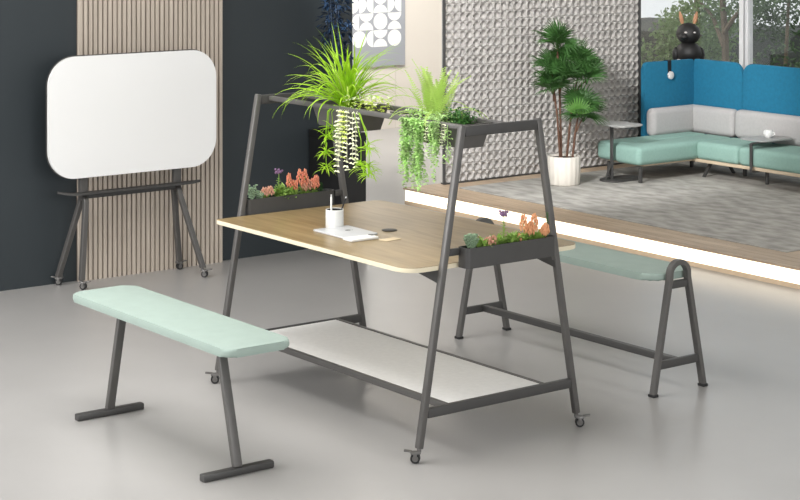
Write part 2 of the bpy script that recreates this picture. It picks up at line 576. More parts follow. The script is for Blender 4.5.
b.build('relief_panel', M['lattice'], t, angle=50)
b = MB()
ye = y0s + NC * pit; ze = z0s + NR * pit
b.bx(x1 - 0.02, x1 + 0.004, y0s - 0.010, y0s, 0.115, ze + 0.01)
b.bx(x1 - th - 0.01, x1 + 0.006, ye, ye + 0.02, 0.115, ze + 0.01)
b.bx(x1 - th - 0.01, x1 + 0.006, y0s, ye, 0.115, z0s)
b.bx(x1 - th - 0.01, x1 + 0.006, y0s, ye, ze, ze + 0.01)
b.build('edge_frame', M['metal_dark'], t, smooth=False)

# ------------------------------------------------------------------ poster
t = thing('wall_poster', 'grey poster of white circles and half discs on the cream wall', 'poster', (-7.69, 5.3, 0.6))
b = MB(); b.bx(-7.698, -7.675, 4.72, 5.925, 0.602, 2.1); b.build('poster_board', M['poster_grey'], t, smooth=False)
b = MB()
def disc(cy, cz, ry, rz, a0, a1, n=20):
    c = [(cy + ry * math.cos(a0 + (a1 - a0) * k / n), cz + rz * math.sin(a0 + (a1 - a0) * k / n)) for k in range(n + 1)]
    if a1 - a0 > 6.2: c = c[:-1]
    f = [b.bm.verts.new((-7.6735, u, v)) for u, v in c]
    g_ = [b.bm.verts.new((-7.6752, u, v)) for u, v in c]
    b.bm.faces.new(f)
    m_ = len(f)
    for k in range(m_):
        b.bm.faces.new((f[k], g_[k], g_[(k + 1) % m_], f[(k + 1) % m_]))
cw, ch = 0.166, 0.162
pat = ['OHOH)', 'H)OH)', '))H)H', ')H)OH', 'O)HOH', ')))H)', 'H)HOH', '))HO)']
pat_rows = [')))HO', 'O)HOH', 'OO)H)', 'H)OHO', ')OHO)', 'OH)OH', 'HO)H)', ')HOH)']
for rI in range(8):
    for cI in range(5):
        ch_ = pat_rows[rI][cI]
        cyy = 5.88 - (4 - cI + 0.5) * cw
        czz = 0.785 + (rI + 0.5) * ch
        ry, rz = cw * 0.485, ch * 0.485
        if ch_ == 'O':
            disc(cyy, czz, ry, rz, 0, 2 * PI, 32)
        elif ch_ == 'H':
            disc(cyy, czz + rz, ry, rz * 0.98, PI, 2 * PI); disc(cyy, czz - rz, ry, rz * 0.98, 0, PI)
        else:
            disc(cyy - ry, czz, ry * 0.98, rz, -PI / 2, PI / 2); disc(cyy + ry, czz, ry * 0.98, rz, PI / 2, 3 * PI / 2)
b.norecalc = False
b.build('printed_shapes', M['poster_white'], t, smooth=False)

# ------------------------------------------------------------------ whiteboard
WX = -2.875
t = thing('mobile_whiteboard', 'white rounded mobile whiteboard on four dark castored legs', 'whiteboard', (WX, 0.38, 0))
Mt = Matrix(((0, 0, 1, 0), (1, 0, 0, 0), (0, 1, 0, 0), (0, 0, 0, 1)))   # outline xy -> world yz, extrude -> x
b = MB(); b.prism(rrect(-0.181, 0.884, 0.620, 1.293, 0.16, 10), WX - 0.006, WX + 0.012, 0.004, Mt); bo = b.build('board', M['board'], t)
b = MB(); b.prism(rrect(-0.185, 0.888, 0.616, 1.297, 0.164, 10), WX - 0.016, WX - 0.006, 0.003, Mt); b.build('rim', M['metal_dark'], t)
for y in (0.05, 0.645):
    b = MB(); b.bx(WX - 0.05, WX - 0.016, y - 0.024, y + 0.024, 0.5, 1.0, 0.004); b.build('upright', M['metal'], t)
# tray: shallow curved strip
b = MB()
pts = []
for i in range(25):
    u = i / 24
    yy = -0.115 + 0.905 * u
    e = max(0, abs(u - 0.5) - 0.36) / 0.14
    pts.append((yy, 0.533 + 0.016 * e * e if u < .5 else 0.533 - 0.0 * e, 0.055 * (1 - 0.75 * e ** 2)))
rows = []
for yy, zz, ww in pts:
    rows.append([b.bm.verts.new(q) for q in ((WX - 0.02, yy, zz + 0.006), (WX - 0.02 + ww, yy, zz + 0.006), (WX - 0.02 + ww, yy, zz - 0.006), (WX - 0.02, yy, zz - 0.006))])
for a, c in zip(rows, rows[1:]):
    for k in range(4):
        b.bm.faces.new((a[k], a[(k + 1) % 4], c[(k + 1) % 4], c[k]))
b.bm.faces.new(rows[0][::-1]); b.bm.faces.new(rows[-1])
b.build('pen_tray', M['metal_dark'], t)

def caster(parent, p, yaw, r=0.019, mname='metal'):
    """twin wheel caster with bracket and brake pedal; p = contact point"""
    p = V(p)
    d = V((math.cos(yaw), math.sin(yaw), 0)); s_ = V((-math.sin(yaw), math.cos(yaw), 0))
    b = MB()
    b.tube([p + V((0, 0, 2 * r + 0.004)) - d * 0.014, p + V((0, 0, 2 * r + 0.02)) - d * 0.014], 0.009, 10)
    b.bar(p - d * 0.022 + V((0, 0, 2 * r + 0.004)), p + d * 0.018 + V((0, 0, 2 * r + 0.001)), 0.010, 0.030, V((0, 0, 1)), 0.003)
    b.bar(p + s_ * 0.014 + V((0, 0, r)), p + s_ * 0.014 + V((0, 0, 2 * r + 0.004)), 0.004, 0.014, s_, 0.001)
    b.bar(p - s_ * 0.014 + V((0, 0, r)), p - s_ * 0.014 + V((0, 0, 2 * r + 0.004)), 0.004, 0.014, s_, 0.001)
    b.tube([p + s_ * -0.0125 + V((0, 0, r)), p + s_ * 0.0125 + V((0, 0, r))], r * 0.62, 14)
    b.bar(p + d * 0.012 + V((0, 0, 2 * r + 0.006)), p + d * 0.044 + V((0, 0, 2 * r + 0.010)), 0.006, 0.020, V((0, 0, 1)), 0.002)
    c = b.build('caster', M['chrome'], parent)
    b = MB()
    for sgn in (-1, 1):
        q = p + V((0, 0, r))
        b.tube([q + s_ * (sgn * 0.002), q + s_ * (sgn * 0.003), q + s_ * (sgn * 0.010), q + s_ * (sgn * 0.011)], r, 18, rads=[r * 0.8, r, r, r * 0.82])
    w_ = b.build('wheel', M['rubber'], c)
    return c

for y in (0.05, 0.645):
    for sgn, cx in ((1, 0.13), (-1, -0.13)):
        # inverted-U leg, half of the bent tube
        pts = []
        for k in range(9):
            a = PI / 2 * k / 8
            pts.append((WX - 0.03 + sgn * 0.03 * math.sin(a), y, 0.478 + 0.03 * math.cos(a)))
        yo = 0.095 if y > 0.5 else (-0.02 if sgn > 0 else -0.075)
        fx = sgn * 0.135 + (0.0 if y > 0.5 else (-0.115 if sgn > 0 else -0.02))
        pts.append((WX - 0.03 + fx, y + yo, 0.052))
        b = MB(); b.sweep_rect(pts, 0.03, 0.03, (0, 1, 0)); lg = b.build('leg', M['metal'], t)
        caster(t, (WX - 0.03 + fx + sgn * 0.007, y + yo + 0.006, 0), 0.7 if sgn > 0 else (1.5 if y > 0.5 else -2.3))
b = MB(); b.bx(WX - 0.045, WX - 0.015, 0.05, 0.645, 0.498, 0.518, 0.003); b.build('crossbar', M['metal_dark'], t)

# ------------------------------------------------------------------ work table
Lx, Wb, Wt, ZT = 0.73, 0.415, 0.194, 1.273
def post_y(z): return Wb + (Wt - Wb) * z / ZT
t = thing('planter_worktable', 'high oak worktable in a dark A-frame with overhead planter rails', 'table', (0, 0, 0))
b = MB(); b.prism(rrect(-0.682, 0.715, -0.448, 0.448, (0.075, 0.06, 0.05, 0.013), 8), 0.7385, 0.74, 0.0); b.build('tabletop', M['oak'], t)
b = MB(); b.prism(rrect(-0.6825, 0.7155, -0.4485, 0.4485, (0.0755, 0.0605, 0.0505, 0.0135), 8), 0.7205, 0.7384, 0.002); b.build('edge_band', M['oak_edge'], t)
b = MB(); b.lathe([(0, 0.7401), (0.032, 0.7401), (0.034, 0.742), (0.030, 0.7435), (0.0, 0.7435)], (0.0, 0.0, 0)); b.build('cable_grommet', M['metal_dark'], t)
for sx in (-1, 1):
    for sy in (-1, 1):
        b = MB()
        b.bar((sx * Lx, sy * post_y(0.055), 0.055), (sx * Lx, sy * post_y(ZT), ZT), 0.027, 0.026, (1, 0, 0), 0.005)
        b.build('leg', M['metal'], t)
        cyaw = {(1, -1): -2.3, (1, 1): 0.93, (-1, -1): -2.2, (-1, 1): 0.93}[(sx, sy)]
        caster(t, (sx * Lx + 0.014 * math.cos(cyaw), sy * post_y(0.055) + 0.014 * math.sin(cyaw), 0), cyaw)
    b = MB(); b.bx(sx * Lx - 0.012, sx * Lx + 0.012, -post_y(0.185) + 0.014, post_y(0.185) - 0.014, 0.166, 0.203, 0.003); b.build('foot_crossbar', M['metal_dark'], t)
    b = MB(); b.bx(sx * Lx - 0.012, sx * Lx + 0.012, -post_y(1.25) + 0.013, post_y(1.25) - 0.013, 1.228, 1.268, 0.003); b.build('top_crossbar', M['metal_dark'], t)
    for y0, y1 in (((-post_y(0.79) + 0.012, -0.2125), (0.2505, post_y(0.79) - 0.012)) if sx > 0 else ((0.2255, post_y(0.79) - 0.012),)):
        b = MB(); b.bx(sx * Lx - 0.008, sx * Lx + 0.008, y0, y1, 0.772, 0.799, 0.002); b.build('planter_bracket', M['metal_dark'], t)
    for sy in (-1, 1):
        y = sy * (post_y(0.70) - 0.002)
        out = [(sx * 0.735, 0.665), (sx * 0.735, 0.7203), (sx * 0.50, 0.7203), (sx * 0.50, 0.706)]
        if sx > 0: out = out[::-1]
        b = MB(); b.prism(out, -0.01, 0.01, 0.0, Matrix(((1, 0, 0, 0), (0, 0, -1, y), (0, 1, 0, 0), (0, 0, 0, 1)))); b.build('support_arm', M['metal_dark'], t, smooth=False)
b = MB(); b.bx(-0.5, 0.0, -0.25, -0.10, 0.664, 0.7203, 0.004); b.build('cable_tray', M['metal_dark'], t)
for y in (-0.135, 0.06):
    b = MB(); b.bx(-Lx + 0.012, Lx - 0.012, y - 0.012, y + 0.012, 1.243, 1.263, 0.003); b.build('top_rail', M['metal'], t)
for y in (-0.262, 0.232):
    b = MB(); b.bx(-Lx + 0.012, Lx - 0.012, y - 0.009, y + 0.009, 0.178, 0.2035, 0.002); b.build('shelf_rail', M['metal'], t)
b = MB(); b.bx(-Lx + 0.014, Lx - 0.014, -0.2525, 0.2225, 0.182, 0.2, 0.001); b.build('shelf', M['shelfwhite'], t)
b = MB()
b.bx(0.10, 0.19, -0.075, 0.05, 1.256, 1.262, 0.002); b.bx(0.12, 0.17, -0.122, -0.07, 1.252, 1.2565, 0.002)
b.build('rail_link_plate', M['metal_dark'], t)

def open_box(name, label, x0, x1, y0, y1, z0, z1, taper=0.0, rim=0.0, r=0.03, soil=True, group=None, wall=0.006, m='metal_dark'):
    """tapered open planter: outer and inner shell"""
    t = thing(name, label, 'planter', ((x0 + x1) / 2, (y0 + y1) / 2, z0), group)
    b = MB()
    def ringv(ins, z):
        return [b.bm.verts.new((x, y, z)) for x, y in rrect(x0 + ins, x1 - ins, y0 + ins, y1 - ins, max(0.004, r - ins * 0.5), 4)]
    rs = [ringv(taper, z0), ringv(0, z1 - (0.008 if rim else 0))]
    if rim:
        rs += [ringv(-rim, z1 - 0.008), ringv(-rim, z1)]
    else:
        rs += [ringv(0, z1)]
    rs += [ringv(wall, z1), ringv(wall + 0.2 * taper, z1 - 0.016)]
    n = len(rs[0])
    b.bm.faces.new(rs[0][::-1])
    for A, B in zip(rs, rs[1:]):
        for k in range(n):
            b.bm.faces.new((A[k], A[(k + 1) % n], B[(k + 1) % n], B[k]))
    b.build('box', M[m], t)
    if soil:
        b = MB(); b.prism(rrect(x0 + wall + 0.2 * taper, x1 - wall - 0.2 * taper, y0 + wall + 0.2 * taper, y1 - wall - 0.2 * taper, max(0.003, r - 0.006), 4), z1 - 0.017, z1 - 0.012)
        b.build('soil', M['soil'], t, smooth=False)
    return t

open_box('planter_box', 'narrow dark planter of succulents on the near end of the worktable', 0.7175, 0.786, -0.212, 0.25, 0.724, 0.802, r=0.018)
open_box('planter_box', 'narrow dark planter of succulents on the far end of the worktable', -0.782, -0.718, -0.258, 0.225, 0.724, 0.802, r=0.018)
open_box('hanging_planter', 'dark tapered planter hung between the overhead rails under the grassy plant', -0.425, -0.055, -0.122, 0.045, 1.16, 1.258, taper=0.028, r=0.02, m='metal')
open_box('hanging_planter', 'dark tapered planter hung between the overhead rails under the fern', 0.245, 0.635, -0.122, 0.045, 1.16, 1.258, taper=0.028, r=0.02, m='metal')

# ------------------------------------------------------------------ plants in the overhead planters
SOIL = 1.246
def rr(a, b_): return random.uniform(a, b_)

t = thing('spider_plant', 'big lime green grassy plant arching out of the left overhead planter', 'plant', (-0.26, -0.04, SOIL))
b = MB(); b.norecalc = True
random.seed(3)
c0 = V((-0.26, -0.04, SOIL))
for i in range(120):
    az = rr(0, 2 * PI)
    el = rr(0.55, 1.5)
    L = rr(0.22, 0.36) if el < 1.15 else rr(0.3, 0.41)
    b.blade(c0 + V((rr(-0.03, 0.03), rr(-0.025, 0.025), 0)), az, el, L, rr(0.007, 0.012), rr(0.5, 2.6), 10)
for (dx, dy, el, L, dr) in ((-1, -0.6, 0.62, 0.34, 1.1), (-1, -0.9, 0.75, 0.36, 2.6), (-0.9, -1, 0.6, 0.36, 2.4), (-0.6, -0.7, 1.05, 0.37, 1.0), (-0.5, -0.3, 1.2, 0.33, 0.7), (0.35, 0.1, 1.35, 0.37, 0.35), (0.6, 0.8, 0.8, 0.35, 2.3), (0.8, 0.7, 0.9, 0.34, 2.2), (1, 0.5, 0.8, 0.30, 2.4), (-0.9, -1.2, 0.5, 0.38, 2.0), (-1, -1, 0.9, 0.33, 1.4), (0.2, -1, 0.7, 0.26, 3.2), (-0.2, -1, 0.8, 0.26, 3.4), (0.1, 0.1, 1.4, 0.36, 0.3)):
    b.blade(c0, math.atan2(dy, dx), el, L, 0.013, dr, 12)
b.build('foliage', M['spider'], t, smooth=False)
b = MB(); b.norecalc = True
for i in range(14):
    b.blade(c0, rr(0, 2 * PI), rr(0.7, 1.2), rr(0.26, 0.36), 0.008, rr(1.2, 2.6), 9)
b.build('pale_foliage', M['spider_pale'], t, smooth=False)

def plantlet(parent, p, n, L):
    b = MB(); b.norecalc = True
    p = V(p)
    for i in range(n):
        b.blade(p + V((0, 0, rr(-0.012, 0.012))), rr(0, 2 * PI), rr(-0.4, 0.8), L * rr(0.6, 1.1), 0.007, rr(0.7, 1.8), 6)
    return b

for (x, y, z) in ((-0.235, -0.155, 1.13), (-0.245, -0.16, 1.06), (-0.25, -0.155, 0.995), (0.05, -0.15, 1.035), (0.06, -0.15, 1.0), (0.05, -0.155, 1.11), (0.0, -0.15, 1.03), (-0.21, -0.15, 1.17)):
    pl = plantlet(t, (x, y, z), 22, 0.075)
    pl.tube([(x * 0.55 - 0.08, -0.135, SOIL + 0.02), (x * 0.8 - 0.04, -0.155, SOIL - 0.01), (x, y, (z + SOIL) / 2), (x, y, z)], 0.0016, 5)
    pl.build('plantlet', M['spider'], t, smooth=False)

def strand(b, top, length, sway, step, size, kind, seed):
    rnd = random.Random(seed)
    x, y, z = top
    n = int(length / step)
    ph = rnd.uniform(0, 6)
    for i in range(n):
        tt = i / max(1, n)
        p = V((x + sway * math.sin(ph + 3 * tt) * tt, y + 0.006 * math.sin(ph + 7 * tt), z - i * step))
        for q in range(2 if kind != 'dense' else 3):
            a = rnd.uniform(0, 2 * PI) if kind == 'dense' else (PI * q + rnd.uniform(-0.7, 0.7) + 0.65)
            d = V((math.cos(a), math.sin(a), rnd.uniform(-0.5, 0.3)))
            b.leaf(p, d, V((rnd.uniform(-.3, .3), rnd.uniform(-.3, .3), 1)) if kind == 'dense' else V((0.3, -0.5, 0.8)), size * rnd.uniform(0.75, 1.2), size * 0.8)

# variegated creeper in the left planter
t = thing('variegated_creeper', 'cream and yellow-green creeper spilling from the left overhead planter', 'plant', (-0.1, -0.05, SOIL))
b = MB(); b.norecalc = True
for i in range(130):
    p = V((rr(-0.22, 0.0), rr(-0.11, 0.03), SOIL + rr(0.0, 0.05)))
    b.leaf(p, V((rr(-1, 1), rr(-1, 1), rr(-0.2, 0.8))), V((0, 0, 1)), rr(0.014, 0.022), 0.014)
b.build('foliage', M['yel_leaf'], t, smooth=False)
b = MB(); b.norecalc = True
for i in range(70):
    p = V((rr(-0.21, 0.01), rr(-0.11, 0.03), SOIL + rr(0.02, 0.06)))
    b.leaf(p, V((rr(-1, 1), rr(-1, 1), rr(-0.2, 0.8))), V((0, 0, 1)), rr(0.012, 0.02), 0.013)
b.build('pale_leaves', M['cream_leaf'], t, smooth=False)
for k, (x, L, sw) in enumerate(((-0.16, 0.30, 0.02), (-0.14, 0.18, 0.0), (-0.125, 0.22, 0.01), (-0.095, 0.27, -0.02), (-0.055, 0.24, 0.01), (-0.03, 0.26, 0.012), (-0.11, 0.14, 0.01), (-0.15, 0.24, 0.03))):
    b = MB(); b.norecalc = True
    strand(b, (x, -0.155, SOIL - 0.0), L, sw, 0.019 if k % 2 else 0.0215, 0.0145, 'pair', 40 + k)
    b.tube([(x + 0.0, -0.135, SOIL + 0.02), (x, -0.155, SOIL), (x, -0.155, SOIL - L * 0.8)], 0.001, 4)
    b.build('trailing_strand', M['cream_leaf'] if k not in (2, 6) else M['yel_leaf'], t, smooth=False)

# fern
t = thing('boston_fern', 'upright bright green fern in the right overhead planter', 'fern', (0.35, -0.04, SOIL))
random.seed(8)
def frond(b, base, az, el, L, droop, w, n=22):
    p = V(base); e = el
    st = L / n
    side = V((-math.sin(az), math.cos(az), 0))
    pts = [p.copy()]
    for i in range(n):
        d = V((math.cos(az) * math.cos(e), math.sin(az) * math.cos(e), math.sin(e)))
        up = side.cross(d)
        tt = i / n
        if tt > 0.12:
            ww = w * math.sin(min(1, (tt - 0.05) / 0.35) * PI / 2) * (1 - max(0, tt - 0.5) * 1.7)
            for sg in (-1, 1):
                b.leaf(p, side * sg + d * 0.35, up, max(0.006, ww * 1.15), st * 0.55, 0.1)
        p = p + d * st
        e = max(-1.3, e - droop / n * (0.4 + 1.2 * tt))
        pts.append(p.copy())
    b.tube(pts[::3], 0.0012, 4)
c0 = V((0.36, -0.04, SOIL))
b = MB(); b.norecalc = True
for i in range(38):
    frond(b, c0 + V((rr(-0.05, 0.05), rr(-0.03, 0.03), 0)), rr(0, 2 * PI), rr(1.1, 1.5), rr(0.17, 0.25), rr(0.1, 0.9), rr(0.015, 0.021))
for (az, el, L, dr) in ((3.8, 0.75, 0.24, 2.0), (3.9, 1.0, 0.26, 1.9), (4.1, 0.6, 0.22, 1.6), (0.7, 0.8, 0.22, 2.2), (0.9, 0.7, 0.24, 2.4), (0.5, 1.0, 0.22, 2.0), (3.6, 0.5, 0.22, 1.9), (1.2, 1.1, 0.26, 0.8), (3.7, 1.25, 0.29, 0.4), (0.2, 0.8, 0.2, 2.0), (5.2, 0.8, 0.2, 2.4)):
    frond(b, c0 + V((rr(-0.04, 0.04), rr(-0.03, 0.03), 0)), az, el, L, dr, 0.013)
b.build('fronds', M['fern'], t, smooth=False)

t = thing('trailing_vine', 'soft green trailing vine hanging from the right overhead planter', 'plant', (0.34, -0.06, SOIL))
b = MB(); b.norecalc = True
for i in range(420):
    p = V((rr(0.275, 0.52), rr(-0.155, -0.02), SOIL + rr(-0.02, 0.045)))
    b.leaf(p, V((rr(-1, 1), rr(-1, 0.6), rr(-0.6, 0.5))), V((0, 0, 1)), rr(0.01, 0.018), 0.011)
b.build('foliage', M['trail'], t, smooth=False)
rnd = random.Random(5)
for k in range(34):
    if k < 26:
        x = 0.305 + 0.125 * k / 25 + rnd.uniform(-0.006, 0.006); L = rnd.uniform(0.16, 0.27)
        if k in (9, 13, 18, 22): L = 0.29
    else:
        x = 0.49 + 0.05 * (k - 26) / 7; L = rnd.uniform(0.1, 0.2)
        if k == 28: L = 0.24
    b = MB(); b.norecalc = True
    y = -0.152 - rnd.uniform(0, 0.022)
    strand(b, (x, y, SOIL + 0.015), L, rnd.uniform(-0.03, 0.03), 0.0085, 0.0148, 'dense', 90 + k)
    b.tube([(x, -0.12, SOIL + 0.01), (x, y, SOIL + 0.015), (x, y, SOIL - L * 0.6)], 0.001, 4)
    b.build('trailing_strand', M['trail'], t, smooth=False)
for x, L in ((0.45, 0.09), (0.555, 0.11), (0.57, 0.08), (0.465, 0.07)):
    b = MB(); b.norecalc = True
    strand(b, (x, -0.155, SOIL + 0.01), L, 0.01, 0.012, 0.0075, 'pair', int(x * 1000))
    b.tube([(x, -0.135, SOIL + 0.01), (x, -0.155, SOIL + 0.01), (x, -0.155, SOIL - L * 0.7)], 0.001, 4)
    b.build('trailing_strand', M['cream_leaf'], t, smooth=False)

t = thing('leafy_bush', 'small deep green leafy plant beside the fern near the rail end', 'plant', (0.52, -0.03, SOIL))
b = MB(); b.norecalc = True
for i in range(420):
    q = V((random.gauss(0, 0.032), random.gauss(0, 0.025), abs(random.gauss(0, 0.026))))
    b.leaf(V((0.52, -0.035, SOIL)) + q, V((rr(-1, 1), rr(-1, 1), rr(-0.2, 0.9))), V((0, 0, 1)), rr(0.012, 0.02), 0.01)
b.build('foliage', M['bush'], t, smooth=False)
b = MB()
for k in range(7):
    a = k * 0.9
    b.tube([(0.52, -0.035, SOIL - 0.004), (0.52 + 0.02 * math.cos(a), -0.035 + 0.015 * math.sin(a), SOIL + 0.035)], 0.0015, 5)
b.build('stems', M['leafg'], t)
t = thing('dangling_sprig', 'small green sprig dangling below the right overhead planter by the near leg', 'plant', (0.575, -0.135, 1.13))
b = MB(); b.norecalc = True
for i in range(60):
    p = V((0.585 + rr(-0.012, 0.012), -0.15 + rr(-0.012, 0.012), rr(1.10, SOIL)))
    b.leaf(p, V((rr(-1, 1), rr(-1, 1), rr(-1, 0.3))), V((0, 0, 1)), rr(0.012, 0.02), 0.009)
b.tube([(0.585, -0.115, SOIL), (0.585, -0.15, SOIL + 0.01), (0.585, -0.15, 1.11)], 0.0012, 5)
b.build('foliage', M['trail'], t, smooth=False)

# ------------------------------------------------------------------ succulents in the end planters
ZS = 0.787
def flower_cluster(x, y, h, spread, n, m, label, cat='flower', leaves=True, name='kalanchoe', spikes=((0, 0, 1),)):
    t = thing(name, label, cat, (x, y, ZS))
    base = V((x, y, ZS))
    b = MB()
    for sx, sy, f in spikes:
        b.tube([base + V((sx * 0.3, sy * 0.3, 0)), base + V((sx, sy, h * f * 0.6)), base + V((sx, sy, h * f))], 0.0016, 6)
    b.build('stems', M['leafg'], t)
    b = MB()
    for sx, sy, f in spikes:
        for i in range(n):
            u = i / n
            a = i * 2.4
            r_ = spread * math.sin(min(1, (1 - u) * 1.5 + 0.15) * PI / 2) * rr(0.6, 1)
            p = base + V((sx + r_ * math.cos(a), sy + r_ * math.sin(a), h * f * (0.45 + 0.55 * u)))
            b.ball(p, 0.0050, 1, (0.8, 0.8, 1.7))
    b.build('petals', m, t)
    if leaves:
        b = MB(); b.norecalc = True
        for i in range(26):
            a = rr(0, 2 * PI)
            b.leaf(base + V((rr(-0.006, 0.006), rr(-0.006, 0.006), rr(0, h * 0.3))), V((math.cos(a), math.sin(a), rr(0.1, 0.9))), V((0, 0, 1)), rr(0.016, 0.03), 0.012)
        b.build('leaves', M['leafg'], t, smooth=False)
    return t

def rosette_bush(x, y, h, r_, m, label, name='sage_succulent', n=120):
    t = thing(name, label, 'succulent', (x, y, ZS))
    b = MB()
    base = V((x, y, ZS))
    r_ *= 1.1
    for k in range(7):
        a = k * 0.9 + x
        tip = base + V((r_ * 0.7 * math.cos(a), r_ * 0.7 * math.sin(a), h * rr(0.6, 1)))
        b.tube([base + V((0, 0, -0.001)), (base + tip) / 2 + V((0, 0, 0.004)), tip], 0.0016, 5)
        for i in range(n // 7):
            u = i / (n / 7)
            p = base.lerp(tip, 0.2 + 0.8 * u)
            aa = i * 2.4
            b.ball(p + V((math.cos(aa), math.sin(aa), 0)) * 0.006, 0.0045, 1, (1.3, 0.8, 0.9), Matrix.Rotation(aa, 3, 'Z'))
    b.build('foliage', m, t)
    return t

def leafy(x, y, h, r_, label, m=None, n=70, name='leafy_succulent'):
    t = thing(name, label, 'succulent', (x, y, ZS))
    b = MB(); b.norecalc = True
    base = V((x, y, ZS))
    h *= 1.4; r_ *= 1.15
    for i in range(n):
        a = rr(0, 2 * PI); e = rr(0.1, 1.3)
        b.leaf(base + V((rr(-r_, r_) * 0.5, rr(-r_, r_) * 0.6, rr(0, h * 0.4))), V((math.cos(a) * math.cos(e), math.sin(a) * math.cos(e), math.sin(e))), V((0, 0, 1)), rr(0.6, 1.0) * h * 0.75, h * 0.28)
    b.tube([base, base + V((0, 0, h * 0.4))], 0.002, 6)
    b.build('foliage', m or M['leafg'], t, smooth=False)
    return t

def thistle(x, y, h, label):
    t = thing('purple_flower', label, 'flower', (x, y, ZS))
    base = V((x, y, ZS))
    b = MB(); b.norecalc = True
    b.tube([base, base + V((0.002, 0, h * 0.5)), base + V((0, 0.002, h))], 0.0018, 6)
    for i in range(24):
        a = i * 2.4; u = i / 24
        b.leaf(base + V((0, 0, h * 0.75 * u)), V((math.cos(a), math.sin(a), 0.5)), V((0, 0, 1)), 0.03 * (1 - 0.6 * u), 0.011)
    b.build('stem', M['leafg'], t, smooth=False)
    b = MB()
    for i in range(14):
        a = i * 2.4
        b.ball(base + V((0.014 * math.cos(a) * (i / 14) ** .5, 0.02 * math.sin(a) * (i / 14) ** .5, h + rr(-0.008, 0.010))), 0.0058, 1)
    b.build('petals', M['purple'], t)

def conifer_sprig(x, y, h, label):
    t = thing('upright_sprig', label, 'succulent', (x, y, ZS))
    base = V((x, y, ZS))
    b = MB(); b.norecalc = True
    b.tube([base, base + V((0, 0, h))], 0.0015, 5)
    for i in range(42):
        a = i * 2.4; u = i / 42
        b.leaf(base + V((0, 0, h * (0.15 + 0.85 * u))), V((math.cos(a), math.sin(a), 0.35)), V((0, 0, 1)), 0.017 * (1.1 - 0.6 * u), 0.008)
    b.build('foliage', M['bush'], t, smooth=False)

random.seed(21)
X = 0.75
rosette_bush(X, -0.165, 0.072, 0.032, M['sage'], 'grey-green bushy succulent at the left end of the near planter', n=190)
leafy(X, -0.118, 0.04, 0.026, 'low leafy green succulent between the grey-green bush and the pink buds', n=60)
leafy(X, 0.165, 0.036, 0.026, 'low leafy green succulent between the two orange flowers of the near planter', n=50)
flower_cluster(X, -0.067, 0.042, 0.02, 20, M['pink'], 'low pinkish buds beside the grey-green succulent in the near planter', name='pink_succulent', spikes=((0, -0.012, 0.9), (0, 0.012, 1)))
thistle(X, 0.000, 0.125, 'tall purple flower on a green stem in the near planter')
leafy(X, 0.040, 0.04, 0.03, 'low leafy green succulent right of the purple flower in the near planter')
leafy(X, -0.034, 0.042, 0.03, 'low leafy green succulent left of the purple flower in the near planter')
flower_cluster(X, 0.126, 0.11, 0.016, 30, M['orange'], 'tall branching orange flower in the middle of the near planter', spikes=((0, -0.022, 1.0), (0, 0.0, 0.66), (0, 0.035, 0.98), (0, 0.018, 0.72)))
leafy(X, 0.093, 0.038, 0.028, 'low leafy green succulent at the foot of the tall orange flower', n=34)
flower_cluster(X, 0.080, 0.035, 0.012, 16, M['orange'], 'small orange bud low beside the tall orange flower', spikes=((0, 0, 1),), leaves=False, name='orange_bud')
flower_cluster(X, 0.208, 0.062, 0.017, 40, M['orange'], 'short leaning orange flower at the right end of the near planter', spikes=((0, 0, 0.8), (0, 0.012, 1.0)))
conifer_sprig(X, 0.230, 0.108, 'upright dark green sprig at the right end of the near planter')
X = -0.75
rosette_bush(X, -0.217, 0.085, 0.024, M['sage'], 'grey-green sprigs at the left end of the far planter')
rosette_bush(X, -0.177, 0.05, 0.02, M['sage'], 'short dark sprig beside the pink buds in the far planter', n=90)
flower_cluster(X, -0.132, 0.058, 0.02, 22, M['pink'], 'pink buds near the left end of the far planter', name='pink_succulent', spikes=((0, -0.014, 0.95), (0, 0.012, 1)))
thistle(X, -0.072, 0.125, 'tall purple flower in the far planter below the dark wall')
leafy(X, -0.050, 0.05, 0.035, 'low leafy green succulent at the foot of the far purple flower')
leafy(X, -0.007, 0.045, 0.03, 'low leafy green succulent under the leftmost coral flower of the far planter', n=40)
flower_cluster(X, -0.014, 0.108, 0.014, 26, M['coral'], 'leftmost tall coral red flower of the far planter', spikes=((0, 0, 1.0),))
flower_cluster(X, 0.016, 0.072, 0.016, 26, M['coral'], 'short coral red flower in the middle of the far planter', spikes=((0, 0, 1.0),))
flower_cluster(X, 0.056, 0.122, 0.015, 26, M['coral'], 'tallest twin coral red flower of the far planter', spikes=((0, -0.012, 1.0), (0, 0.018, 0.98)))
flower_cluster(X, 0.083, 0.07, 0.015, 24, M['pink'], 'pale coral flower low beside the twin coral flower in the far planter', spikes=((0, -0.012, 0.85), (0, 0.012, 1)))
flower_cluster(X, 0.126, 0.085, 0.016, 30, M['coral'], 'rightmost coral red flower of the far planter', spikes=((0, -0.01, 0.85), (0, 0.01, 1)))
conifer_sprig(X, 0.163, 0.05, 'dark green sprig at the right end of the far planter')

